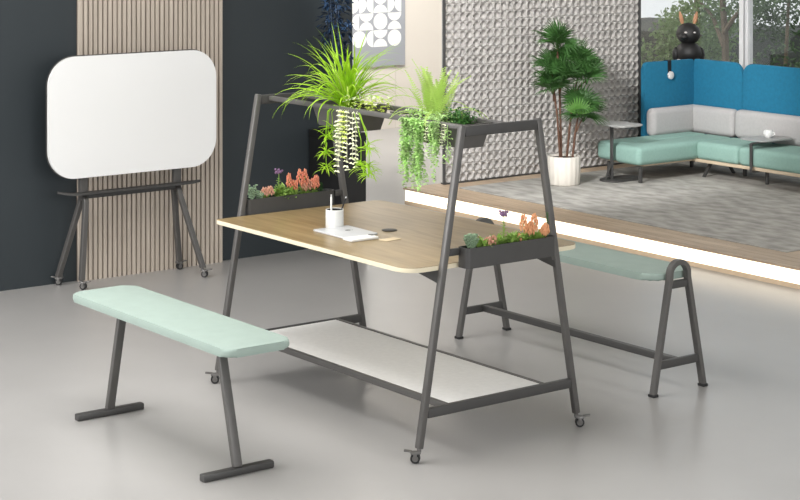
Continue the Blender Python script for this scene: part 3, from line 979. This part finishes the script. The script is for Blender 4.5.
# ------------------------------------------------------------------ things on the table top
TZ = 0.7401
t = thing('pen_cup', 'white cylindrical pen cup on the oak tabletop', 'cup', (-0.20, -0.145, TZ))
b = MB(); b.lathe([(0, TZ), (0.037, TZ), (0.039, TZ + 0.003), (0.039, TZ + 0.078), (0.0375, TZ + 0.079), (0.036, TZ + 0.078), (0.036, TZ + 0.006), (0, TZ + 0.006)], (-0.20, -0.145, 0), 32)
b.build('cup_body', M['white'], t)
b = MB(); b.lathe([(0.0, TZ + 0.0062), (0.0358, TZ + 0.0062), (0.0358, TZ + 0.0768), (0.0345, TZ + 0.0768), (0.0345, TZ + 0.030), (0, TZ + 0.030)], (-0.20, -0.145, 0), 28); b.build('black_liner', M['black'], t)
def pen(p0, p1, r_, m, label, tip):
    b = MB(); p0, p1 = V(p0), V(p1)
    t = thing('pen', label, 'pen', p0)
    d = (p1 - p0)
    b.tube([p0, p0 + d * 0.02, p0 + d * 0.96, p1], r_, 10, rads=[r_ * 0.5, r_, r_, r_ * 0.6]); b.build('barrel', m, t)
    b = MB(); b.tube([p1, p1 + d.normalized() * 0.007], r_ * 0.7, 8); b.build('tip', tip, t)
pen((-0.207, -0.158, TZ + 0.0305), (-0.207, -0.158, TZ + 0.135), 0.0042, M['white'], 'white pen standing upright in the pen cup', M['white'])
pen((-0.200, -0.127, TZ + 0.0305), (-0.192, -0.092, TZ + 0.122), 0.0036, M['black'], 'black pen leaning right in the pen cup', M['silver'])

# tablet with phone and card on it
t = thing('tablet', 'thin silver tablet lying on the oak tabletop beside the pen cup', 'tablet', (-0.03, -0.18, TZ))
def flat(cx, cy, lx, ly, ang, z0, z1, r, bev):
    return Matrix.Translation((cx, cy, 0)) @ Matrix.Rotation(ang, 4, 'Z'), rrect(-lx / 2, lx / 2, -ly / 2, ly / 2, r, 4)
A = -0.02
m4, out = flat(-0.065, -0.185, 0.235, 0.18, A, 0, 0, 0.012, 0.002)
b = MB(); b.prism(out, TZ, TZ + 0.008, 0.003, m4); b.build('casing', M['silver'], t)
m4b = m4 @ Matrix.Translation((0.0, 0.0, 0))
b = MB()
b.prism([(0.011 * math.cos(2 * PI * k / 16), 0.013 * math.sin(2 * PI * k / 16)) for k in range(16)], TZ + 0.0081, TZ + 0.0085, 0, m4b @ Matrix.Translation((-0.01, 0.02, 0)))
b.prism([(0.003, 0.015), (0.010, 0.021), (0.004, 0.022)], TZ + 0.0081, TZ + 0.0085, 0, m4b @ Matrix.Translation((-0.01, 0.02, 0)))
b.build('round_mark', M['metal'], t, smooth=False)
t = thing('phone', 'white phone lying on the tabletop against the right edge of the tablet', 'phone', (0.105, -0.222, TZ))
m4, out = flat(0.098, -0.222, 0.07, 0.14, A - 0.02, 0, 0, 0.01, 0.002)
b = MB(); b.prism(out, TZ + 0.0001, TZ + 0.0112, 0.0035, m4); b.build('casing', M['white'], t)
b = MB(); b.prism(rrect(-0.028, 0.0, 0.052, 0.068, 0.006, 4), TZ + 0.0112, TZ + 0.0126, 0.0005, m4); b.build('camera_bump', M['metal'], t)
t = thing('note_card', 'small cream card lying on the tabletop right of the tablet', 'card', (0.19, -0.13, TZ))
m4, out = flat(0.172, -0.125, 0.05, 0.085, A + 0.1, 0, 0, 0.003, 0)
b = MB(); b.prism(out, TZ, TZ + 0.0015, 0, m4); b.build('card_stock', M['paper'], t)

# ------------------------------------------------------------------ benches
t = thing('bench', 'long mint bench on two dark T-shaped feet in front of the whiteboard', 'bench', (-0.12, -0.99, 0))
b = MB(); b.prism(rrect(-0.715, 0.540, -1.145, -0.850, 0.045, 7), 0.468, 0.50, 0.012, None, 4); b.build('seat', M['mint'], t)
for fx, tx in ((-0.572, -0.53), (0.428, 0.262)):
    b = MB(); b.bar((fx, -1.03, 0.026), (tx + (0.0 if fx > 0 else 0.03), -1.005, 0.468), 0.036, 0.026, (0, 1, 0), 0.005); b.build('leg', M['metal'], t)
    b = MB(); b.bar((fx, -1.185, 0.014), (fx, -0.875, 0.014), 0.028, 0.036, (0, 0, 1), 0.006); b.build('foot_bar', M['metal_dark'], t)

t = thing('bench', 'mint bench between two arched dark end frames behind the worktable', 'bench', (-0.067, 1.13, 0))
b = MB(); b.prism(rrect(-0.722, 0.578, 0.99, 1.27, 0.105, 9), 0.487, 0.519, 0.012, None, 4); b.build('seat', M['mint'], t)
for x in (0.60, -0.735):
    pts = [(x, 0.975, 0.008), (x, 1.075, 0.50)]
    for k in range(1, 12):
        a = PI - PI * k / 12
        pts.append((x, 1.13 + 0.056 * math.cos(a), 0.51 + 0.056 * math.sin(a)))
    pts += [(x, 1.185, 0.50), (x, 1.283, 0.008)]
    b = MB(); b.sweep_rect(pts, 0.03, 0.0245, (1, 0, 0)); b.build('end_frame', M['metal'], t)
    b = MB(); b.bx(x - 0.01, x + 0.01, 1.0065, 1.2515, 0.113, 0.148, 0.003); b.build('low_crossbar', M['metal_dark'], t)
    b = MB(); b.bx(x - 0.012, x + 0.012, 1.083, 1.177, 0.455, 0.4868, 0.003); b.build('seat_crossbar', M['metal_dark'], t)
    for y in (0.9755, 1.2825):
        b = MB(); b.bx(x - 0.018, x + 0.018, y - 0.016, y + 0.016, 0.0, 0.012, 0.003); b.build('foot_pad', M['rubber'], t)
b = MB(); b.bx(-0.725, 0.59, 1.115, 1.145, 0.116, 0.146, 0.003); b.build('stretcher', M['metal_dark'], t)

# ------------------------------------------------------------------ black pedestal with navy plant
t = thing('pedestal_planter', 'tall black pedestal planter standing against the dark wall', 'planter', (-2.9, 1.8, 0))
px0, px1, py0, py1 = -3.09, -2.74, 1.69, 1.873
b = MB()
b.bx(px0, px1, py0, py1, 0.0, 0.70, 0.006); b.build('body', M['black'], t)
b = MB()
for (a0, a1, c0_, c1) in ((px0, px1, py0, py0 + 0.012), (px0, px1, py1 - 0.012, py1), (px0, px0 + 0.012, py0 + 0.012, py1 - 0.012), (px1 - 0.012, px1, py0 + 0.012, py1 - 0.012)):
    b.bx(a0, a1, c0_, c1, 0.70, 0.745)
b.build('rim', M['black'], t, smooth=False)
b = MB(); b.bx(px0 + 0.012, px1 - 0.012, py0 + 0.012, py1 - 0.012, 0.70, 0.735); b.build('soil', M['soil'], t, smooth=False)
t = thing('navy_plant', 'tall plant with dark navy leaves against the dark wall', 'plant', (-2.9, 1.8, 0.735))
random.seed(31)
b = MB()
for k in range(5):
    a = k * 1.3
    b.tube([(-2.92 + 0.03 * math.cos(a), 1.79 + 0.03 * math.sin(a), 0.735), (-2.92 + 0.05 * math.cos(a), 1.78 + 0.04 * math.sin(a), 1.1), (-2.94 + 0.04 * math.cos(a + 1), 1.76 + 0.05 * math.sin(a), 1.6)], 0.006, 6, rads=[0.008, 0.006, 0.003])
b.build('stems', M['navy_leaf'], t)
b = MB(); b.norecalc = True
for i in range(560):
    z = rr(0.85, 1.75)
    wr = 0.10 if z > 1.2 else 0.115
    a = rr(0, 2 * PI)
    q = V((-2.93 + wr * rr(0.1, 1) * math.cos(a) * 0.9, 1.78 + wr * rr(0.1, 1) * math.sin(a), z))
    b.leaf(q, V((math.cos(a + rr(-.8, .8)), math.sin(a + rr(-.8, .8)), rr(-1, 0.6))), V((0, 0, 1)), rr(0.03, 0.06), 0.026)
b.build('foliage', M['navy_leaf'], t, smooth=False)

# ------------------------------------------------------------------ lounge
r = MB(); r.prism(rrect(-3.86, -0.84, 3.5, 6.2, 0.01, 2), 0.1151, 0.122, 0.002); r.origin = (-2.35, 4.85, 0.115)
tag(r.build('rug', M['rug']), 'large mottled grey rug on the plank platform', 'rug')
RZ = 0.122
t = thing('modular_sofa', 'L-shaped sea green sofa with grey cushions and blue felt screens', 'sofa', (-3.3, 5.4, RZ))
def cush(name, x0, x1, y0, y1, z0, z1, r_, m, par):
    b = MB(); b.bx(x0, x1, y0, y1, z0, z1, r_, 5); return b.build(name, m, par)
cush('seat_cushion', -3.655, -3.445, 4.64, 5.615, 0.256, 0.388, 0.034, M['sofamint'], t)
cush('seat_cushion', -3.45, -3.185, 4.62, 5.615, 0.250, 0.388, 0.038, M['sofamint'], t)
cush('seat_cushion', -3.19, -2.775, 5.20, 5.615, 0.256, 0.388, 0.034, M['sofamint'], t)
cush('seat_cushion', -2.775, -1.95, 5.20, 5.615, 0.256, 0.388, 0.034, M['sofamint'], t)
cush('back_cushion', -3.698, -3.60, 5.18, 5.71, 0.375, 0.588, 0.045, M['sofagrey'], t)
cush('back_cushion', -3.67, -3.198, 5.61, 5.716, 0.375, 0.588, 0.045, M['sofagrey'], t)
cush('back_cushion', -3.196, -2.38, 5.61, 5.716, 0.375, 0.592, 0.045, M['sofagrey'], t)
cush('back_cushion', -2.378, -1.95, 5.61, 5.716, 0.375, 0.592, 0.045, M['sofagrey'], t)
b = MB(); b.bx(-3.61, -3.24, 4.72, 5.6, 0.235, 0.255, 0.003); b.build('plywood_base', M['ply'], t)
b = MB(); b.bx(-3.24, -1.96, 5.222, 5.6, 0.232, 0.256, 0.003); b.build('plywood_base', M['ply'], t)
Mx = Matrix(((0, 0, 1, 0), (1, 0, 0, 0), (0, 1, 0, 0), (0, 0, 0, 1)))
b = MB(); b.prism(rrect(5.185, 5.725, 0.21, 0.932, (0.005, 0.02, 0.05, 0.01), 8), -3.738, -3.70, 0.006, Mx); b.build('side_screen', M['blue'], t)
My = Matrix(((1, 0, 0, 0), (0, 0, -1, 0), (0, 1, 0, 0), (0, 0, 0, 1)))
b = MB(); b.prism(rrect(-3.70, -3.203, 0.21, 0.934, (0.005, 0.095, 0.02, 0.005), 8), -5.756, -5.72, 0.006, My); b.build('back_screen', M['blue'], t)
b = MB(); b.prism(rrect(-3.199, -2.38, 0.21, 0.934, (0.005, 0.03, 0.095, 0.005), 8), -5.756, -5.72, 0.006, My); b.build('back_screen', M['blue'], t)
b = MB(); b.prism(rrect(-2.376, -1.95, 0.21, 0.934, (0.005, 0.03, 0.03, 0.005), 8), -5.756, -5.72, 0.006, My); b.build('back_screen', M['blue'], t)
for (x, y) in ((-3.222, 4.67), (-3.56, 5.55), (-3.0, 5.53), (-2.35, 5.53), (-3.60, 4.72)):
    b = MB(); b.bx(x - 0.011, x + 0.011, y - 0.011, y + 0.011, RZ, 0.2345, 0.002); b.build('leg', M['metal_dark'], t)
for x in (-3.15, -2.05):
    b = MB(); b.sweep_rect([(x, 5.25, RZ), (x, 5.33, 0.222), (x, 5.50, 0.222), (x, 5.575, RZ)], 0.022, 0.02, (1, 0, 0)); b.build('trestle_leg', M['metal_dark'], t)

t = thing('hanging_disc', 'pale round disc on a black strap hung over the blue side screen', 'ornament', (-3.69, 5.455, 0.82))
b = MB(); b.tube([(-3.6999, 5.455, 0.822), (-3.694, 5.455, 0.822), (-3.682, 5.455, 0.822), (-3.678, 5.455, 0.822)], 0.03, 24, rads=[0.026, 0.03, 0.03, 0.024]); b.build('disc', M['pale'], t)
b = MB(); b.sweep_rect([(-3.6965, 5.45, 0.84), (-3.6965, 5.45, 0.934), (-3.70, 5.45, 0.9365), (-3.738, 5.45, 0.9365), (-3.7415, 5.45, 0.934), (-3.7415, 5.45, 0.86)], 0.036, 0.003, (0, 1, 0)); b.build('strap', M['black'], t)

# side tables
t = thing('side_table', 'small dark side table with oval base at the near end of the sofa', 'side table', (-3.43, 4.6, RZ), 'laptop side tables')
b = MB(); b.prism(rrect(-3.52, -3.33, 4.50, 4.84, 0.085, 8), RZ, RZ + 0.014, 0.004); b.build('base', M['metal_dark'], t)
b = MB(); b.sweep_rect([(-3.43, 4.585, RZ + 0.013), (-3.43, 4.585, 0.515), (-3.43, 4.60, 0.527), (-3.43, 4.70, 0.527)], 0.026, 0.014, (1, 0, 0)); b.build('column', M['metal_dark'], t)
b = MB(); b.bar((-3.43, 4.52, RZ + 0.012), (-3.43, 4.58, 0.25), 0.018, 0.008, (1, 0, 0), 0.001); b.build('brace', M['metal_dark'], t)
b = MB(); b.prism(rrect(-3.515, -3.205, 4.47, 4.705, 0.05, 6), 0.534, 0.546, 0.003); b.build('table_top', M['tabletop_grey'], t)
t = thing('side_table', 'small pale topped side table bracketed under the long sofa seat', 'side table', (-2.65, 5.4, 0.22), 'laptop side tables')
t.location = (-2.62, 5.18, RZ)
b = MB(); b.prism(rrect(-2.83, -2.575, 5.26, 5.59, 0.05, 6), 0.434, 0.444, 0.003); b.build('table_top', M['tabletop_grey'], t)
b = MB(); b.sweep_rect([(-2.63, 5.42, 0.4285), (-2.63, 5.20, 0.4285), (-2.63, 5.185, 0.42), (-2.63, 5.185, 0.235), (-2.63, 5.20, 0.225), (-2.63, 5.36, 0.225)], 0.022, 0.012, (1, 0, 0)); b.build('bracket_column', M['metal_dark'], t)
b = MB(); b.bx(-2.64, -2.62, 5.345, 5.365, RZ, 0.2195, 0.002); b.build('foot', M['metal_dark'], t)
del t['group']
bpy.data.objects['side_table'].pop('group', None)
t = thing('coffee_cup', 'white round cup on the pale side table by the long sofa', 'cup', (-2.69, 5.43, 0.4441))
c = (-2.69, 5.435, 0.4441)
b = MB(); b.lathe([(0, 0), (0.018, 0), (0.03, 0.012), (0.036, 0.03), (0.034, 0.048), (0.028, 0.056), (0.025, 0.054), (0.03, 0.03), (0, 0.008)], c, 24); b.build('cup_body', M['white'], t)
b = MB(); b.tube([(c[0] + 0.032, c[1] + 0.008, c[2] + 0.042), (c[0] + 0.046, c[1] + 0.014, c[2] + 0.04), (c[0] + 0.048, c[1] + 0.015, c[2] + 0.026), (c[0] + 0.032, c[1] + 0.008, c[2] + 0.02)], 0.003, 6); b.build('handle', M['white'], t)

# figurine behind the sofa, standing on a low cabinet
cb = thing('low_cabinet', 'low dark cabinet standing behind the blue side screen', 'cabinet', (-3.95, 5.95, 0.115))
b = MB(); b.bx(-4.15, -3.76, 5.78, 6.1, 0.115, 0.862, 0.004); b.build('body', M['metal_dark'], cb)
b = MB(); b.bx(-4.155, -3.755, 5.775, 6.105, 0.8625, 0.872, 0.002); b.build('top', M['metal_dark'], cb)
t = thing('rabbit_figurine', 'glossy black rabbit figurine with tan ears peeking over the blue screens', 'figurine', (-3.95, 5.9, 0.872))
F = V((-3.95, 5.92, 0.8722))
b = MB()
b.ball(F + V((0, 0, 0.085)), 0.105, 3, (1.05, 0.95, 0.86)); b.build('body', M['black_gloss'], t)
b = MB(); b.ball(F + V((0, 0, 0.235)), 0.098, 3, (1.0, 0.95, 0.9)); b.ball(F + V((0.025, -0.085, 0.215)), 0.035, 2, (1.2, 0.9, 0.8))
hd = b.build('head', M['black_gloss'], t)
for a in (-1, 1):
    b = MB(); rt = Matrix.Rotation(a * 0.22, 3, V((0.8, -0.6, 0)).normalized()) ; sd = V((0.603, 0.797, 0)) * a
    bs = F + sd * 0.047 + V((0, 0, 0.315))
    tip = bs + sd * 0.022 + V((0, 0, 0.095))
    b.tube([bs, bs.lerp(tip, 0.3), bs.lerp(tip, 0.65), tip], 0.012, 10, rads=[0.010, 0.017, 0.015, 0.005]); b.build('ear', M['tan'], t)
    b = MB(); b.ball(F + V((0.8, -0.6, 0)) * 0.082 + sd * 0.034 + V((0, 0, 0.25)), 0.014, 2, (0.9, 0.9, 0.55)); b.build('eye', M['pale'], t)
    b = MB(); b.ball(F + sd * 0.098 + V((0, 0, 0.07)), 0.04, 2, (0.8, 0.8, 1.5)); b.build('arm', M['black_gloss'], t)
    b = MB(); b.ball(F + V((0.8, -0.6, 0)) * 0.07 + sd * 0.085 + V((0, 0, 0.02)), 0.024, 2, (1.2, 1.0, 0.8)); b.build('foot', M['pale'], t)

# potted palm
PC = V((-3.52, 4.20, RZ))
t = thing('potted_palm', 'tall fan palm in a white ribbed pot on the grey rug', 'plant', PC)
b = MB(); b.lathe([(0, 0), (0.104, 0), (0.111, 0.008), (0.116, 0.1), (0.118, 0.2), (0.112, 0.205), (0.104, 0.2), (0.102, 0.18), (0, 0.18)], PC, 72, 0.022, 18); b.build('pot', M['pot'], t, angle=60)
b = MB(); b.lathe([(0, 0.181), (0.098, 0.181), (0.094, 0.19), (0, 0.195)], PC, 24); b.build('soil', M['soil'], t)
random.seed(17)
right = V((0.603, 0.797, 0)); fwd = V((-0.797, 0.603, 0))
def at(u, z, dep=0.0): return PC + right * u + fwd * dep + V((0, 0, z - RZ))
crowns = [(-0.05, 1.12, 0.0, -0.02), (-0.095, 0.93, -0.05, -0.03), (0.01, 1.0, 0.05, 0.0), (0.115, 0.97, 0.02, 0.02), (0.16, 0.87, -0.03, 0.03), (0.105, 0.67, -0.05, 0.06), (-0.085, 0.80, -0.04, -0.01), (-0.02, 0.88, -0.08, 0.01), (0.135, 0.60, -0.02, 0.06)]
def fan(b, c, d, up, R, n=13, spread=2.3, w=0.0145):
    d = V(d).normalized()
    sd = d.cross(V(up)); sd.normalize(); u2 = sd.cross(d)
    for i in range(n):
        a = -spread / 2 + spread * i / (n - 1)
        dd = d * math.cos(a) + sd * math.sin(a)
        L = R * rr(0.85, 1.05) * (1 - 0.12 * abs(a))
        p = V(c)
        prev = None
        for k in range(5):
            tt = k / 4
            wd = w * (0.35, 0.9, 1.0, 0.7, 0.08)[k]
            s2 = dd.cross(u2).normalized()
            q = p + dd * (L * tt) - V((0, 0, 1)) * (0.08 * L * tt * tt) + u2 * 0.02 * math.sin(tt * 3)
            row = [b.bm.verts.new(q + s2 * wd / 2 + u2 * wd * 0.2), b.bm.verts.new(q), b.bm.verts.new(q - s2 * wd / 2 + u2 * wd * 0.2)]
            if prev:
                b.bm.faces.new((prev[0], prev[1], row[1], row[0])); b.bm.faces.new((prev[1], prev[2], row[2], row[1]))
            prev = row
for ci, (u, z, dep, bu) in enumerate(crowns):
    top = at(u, z, dep)
    b = MB(); base = at(bu, RZ + 0.192, dep * 0.3)
    if ci in (0, 1, 3, 5):
        b.tube([base, base.lerp(top, 0.5) + right * (bu - u) * 0.15, top], 0.008, 7, rads=[0.009, 0.008, 0.006])
    else:
        host = at(*{2: (-0.033, 0.85, 0.0), 4: (0.08, 0.78, 0.014), 6: (-0.078, 0.72, -0.04), 8: (0.085, 0.5, -0.03), 7: (-0.033, 0.75, 0.0)}[ci])
        b.tube([host, host.lerp(top, 0.5) + V((0, 0, 0.01)), top], 0.005, 7, rads=[0.006, 0.005, 0.004])
    b.build('stem', M['trunk'], t)
    b = MB(); b.norecalc = True
    nf = 11
    for k in range(nf):
        az = k * 2 * PI / nf + ci
        el = rr(-0.05, 1.35)
        dirv = V((math.cos(az) * math.cos(el), math.sin(az) * math.cos(el), math.sin(el)))
        cpos = top + dirv * rr(0.02, 0.06)
        b.tube([top - V((0, 0, 0.03)), cpos], 0.0025, 5)
        fan(b, cpos, dirv, V((0, 0, 1)) + V((rr(-.4, .4), rr(-.4, .4), 0)), rr(0.15, 0.195))
    b.build('fan_leaves', M['palm'], t, smooth=False)
b = MB(); b.norecalc = True
fan(b, at(0.085, 0.64, -0.12), V((0, 0, 1)) + right * 0.1 - fwd * 0.3, -fwd + V((0, 0, 0.4)), 0.15, 15, 2.2)
b.tube([at(0.09, 0.6, -0.05), at(0.085, 0.64, -0.12)], 0.002, 5)
b.build('light_fan_leaf', M['palm_light'], t, smooth=False)

# ------------------------------------------------------------------ light
world = bpy.data.worlds.new('daylight'); sc.world = world
world.use_nodes = True
bg = world.node_tree.nodes['Background']
bg.inputs['Color'].default_value = (0.95, 0.98, 1.0, 1)
bg.inputs['Strength'].default_value = 0.95

def sun(name, direction, strength, angle, color=(1, 1, 1)):
    l = bpy.data.lights.new(name, 'SUN'); l.energy = strength; l.angle = math.radians(angle); l.color = color
    o = bpy.data.objects.new(name, l); COL.objects.link(o)
    o.rotation_euler = V(direction).to_track_quat('-Z', 'Y').to_euler()
    o.location = (0, 0, 6)
    return o
def area(name, loc, target, sx, sy, power, color=(1, 1, 1)):
    l = bpy.data.lights.new(name, 'AREA'); l.shape = 'RECTANGLE'; l.size = sx; l.size_y = sy; l.energy = power; l.color = color
    o = bpy.data.objects.new(name, l); COL.objects.link(o)
    o.location = loc
    o.rotation_euler = (V(target) - V(loc)).to_track_quat('-Z', 'Y').to_euler()
    return o
sun('soft_daylight', (0.35, 0.62, -0.75), 1.0, 20, (1.0, 0.97, 0.94))
area('assumed_overhead_light', (-0.3, -1.1, 2.96), (-0.3, -1.1, 0), 2.6, 1.8, 88, (1.0, 0.985, 0.965))  # assumed soft light from above, an unseen lamp without a fitting
area('lounge_fill', (-2.4, 4.6, 2.96), (-2.4, 4.6, 0), 2.4, 1.4, 28, (1.0, 0.985, 0.96))  # added fill to lift the lounge under the ceiling, no fitting there
area('assumed_side_light', (-1.4, -4.8, 2.3), (-0.6, -0.4, 0.2), 3.6, 1.8, 215, (1.0, 0.985, 0.97))  # assumed key light from the left side
area('front_fill', (8.2, -1.0, 2.2), (-2.8, 1.2, 1.0), 4.0, 1.5, 195, (1.0, 0.985, 0.97))  # added frontal fill for faces turned to the camera side, no window
area('cream_wall_fill', (-6.3, 4.6, 2.9), (-7.7, 5.9, 1.0), 0.6, 1.2, 168, (1.0, 0.975, 0.945))  # unseen fill added to brighten the cream wall
sp = bpy.data.lights.new('lattice_fill_spot', 'SPOT'); sp.energy = 1300; sp.spot_size = math.radians(36); sp.spot_blend = 0.5; sp.shadow_soft_size = 0.22  # unseen spot added from the left for contrast in the lattice cups
so = bpy.data.objects.new('lattice_fill_spot', sp); COL.objects.link(so); so.location = (-1.3, 0.2, 2.85)
so.rotation_euler = (V((-3.9, 4.6, 0.75)) - V(so.location)).to_track_quat('-Z', 'Y').to_euler()

# ------------------------------------------------------------------ camera
cd = bpy.data.cameras.new('camera')
cam = bpy.data.objects.new('camera', cd); COL.objects.link(cam)
cam.location = (6.2289, -4.657, 2.1249)
cam.rotation_euler = (PI / 2, 0, 0.92304)
cd.sensor_fit = 'HORIZONTAL'; cd.sensor_width = 36
cd.lens = 1823.87 / 800 * 36
cd.shift_y = -(250 + 94.372) / 800
cd.clip_end = 200
sc.camera = cam
sc.view_settings.view_transform = 'Standard'
sc.view_settings.look = 'None'
sc.view_settings.exposure = 0.0
sc.view_settings.gamma = 1.0
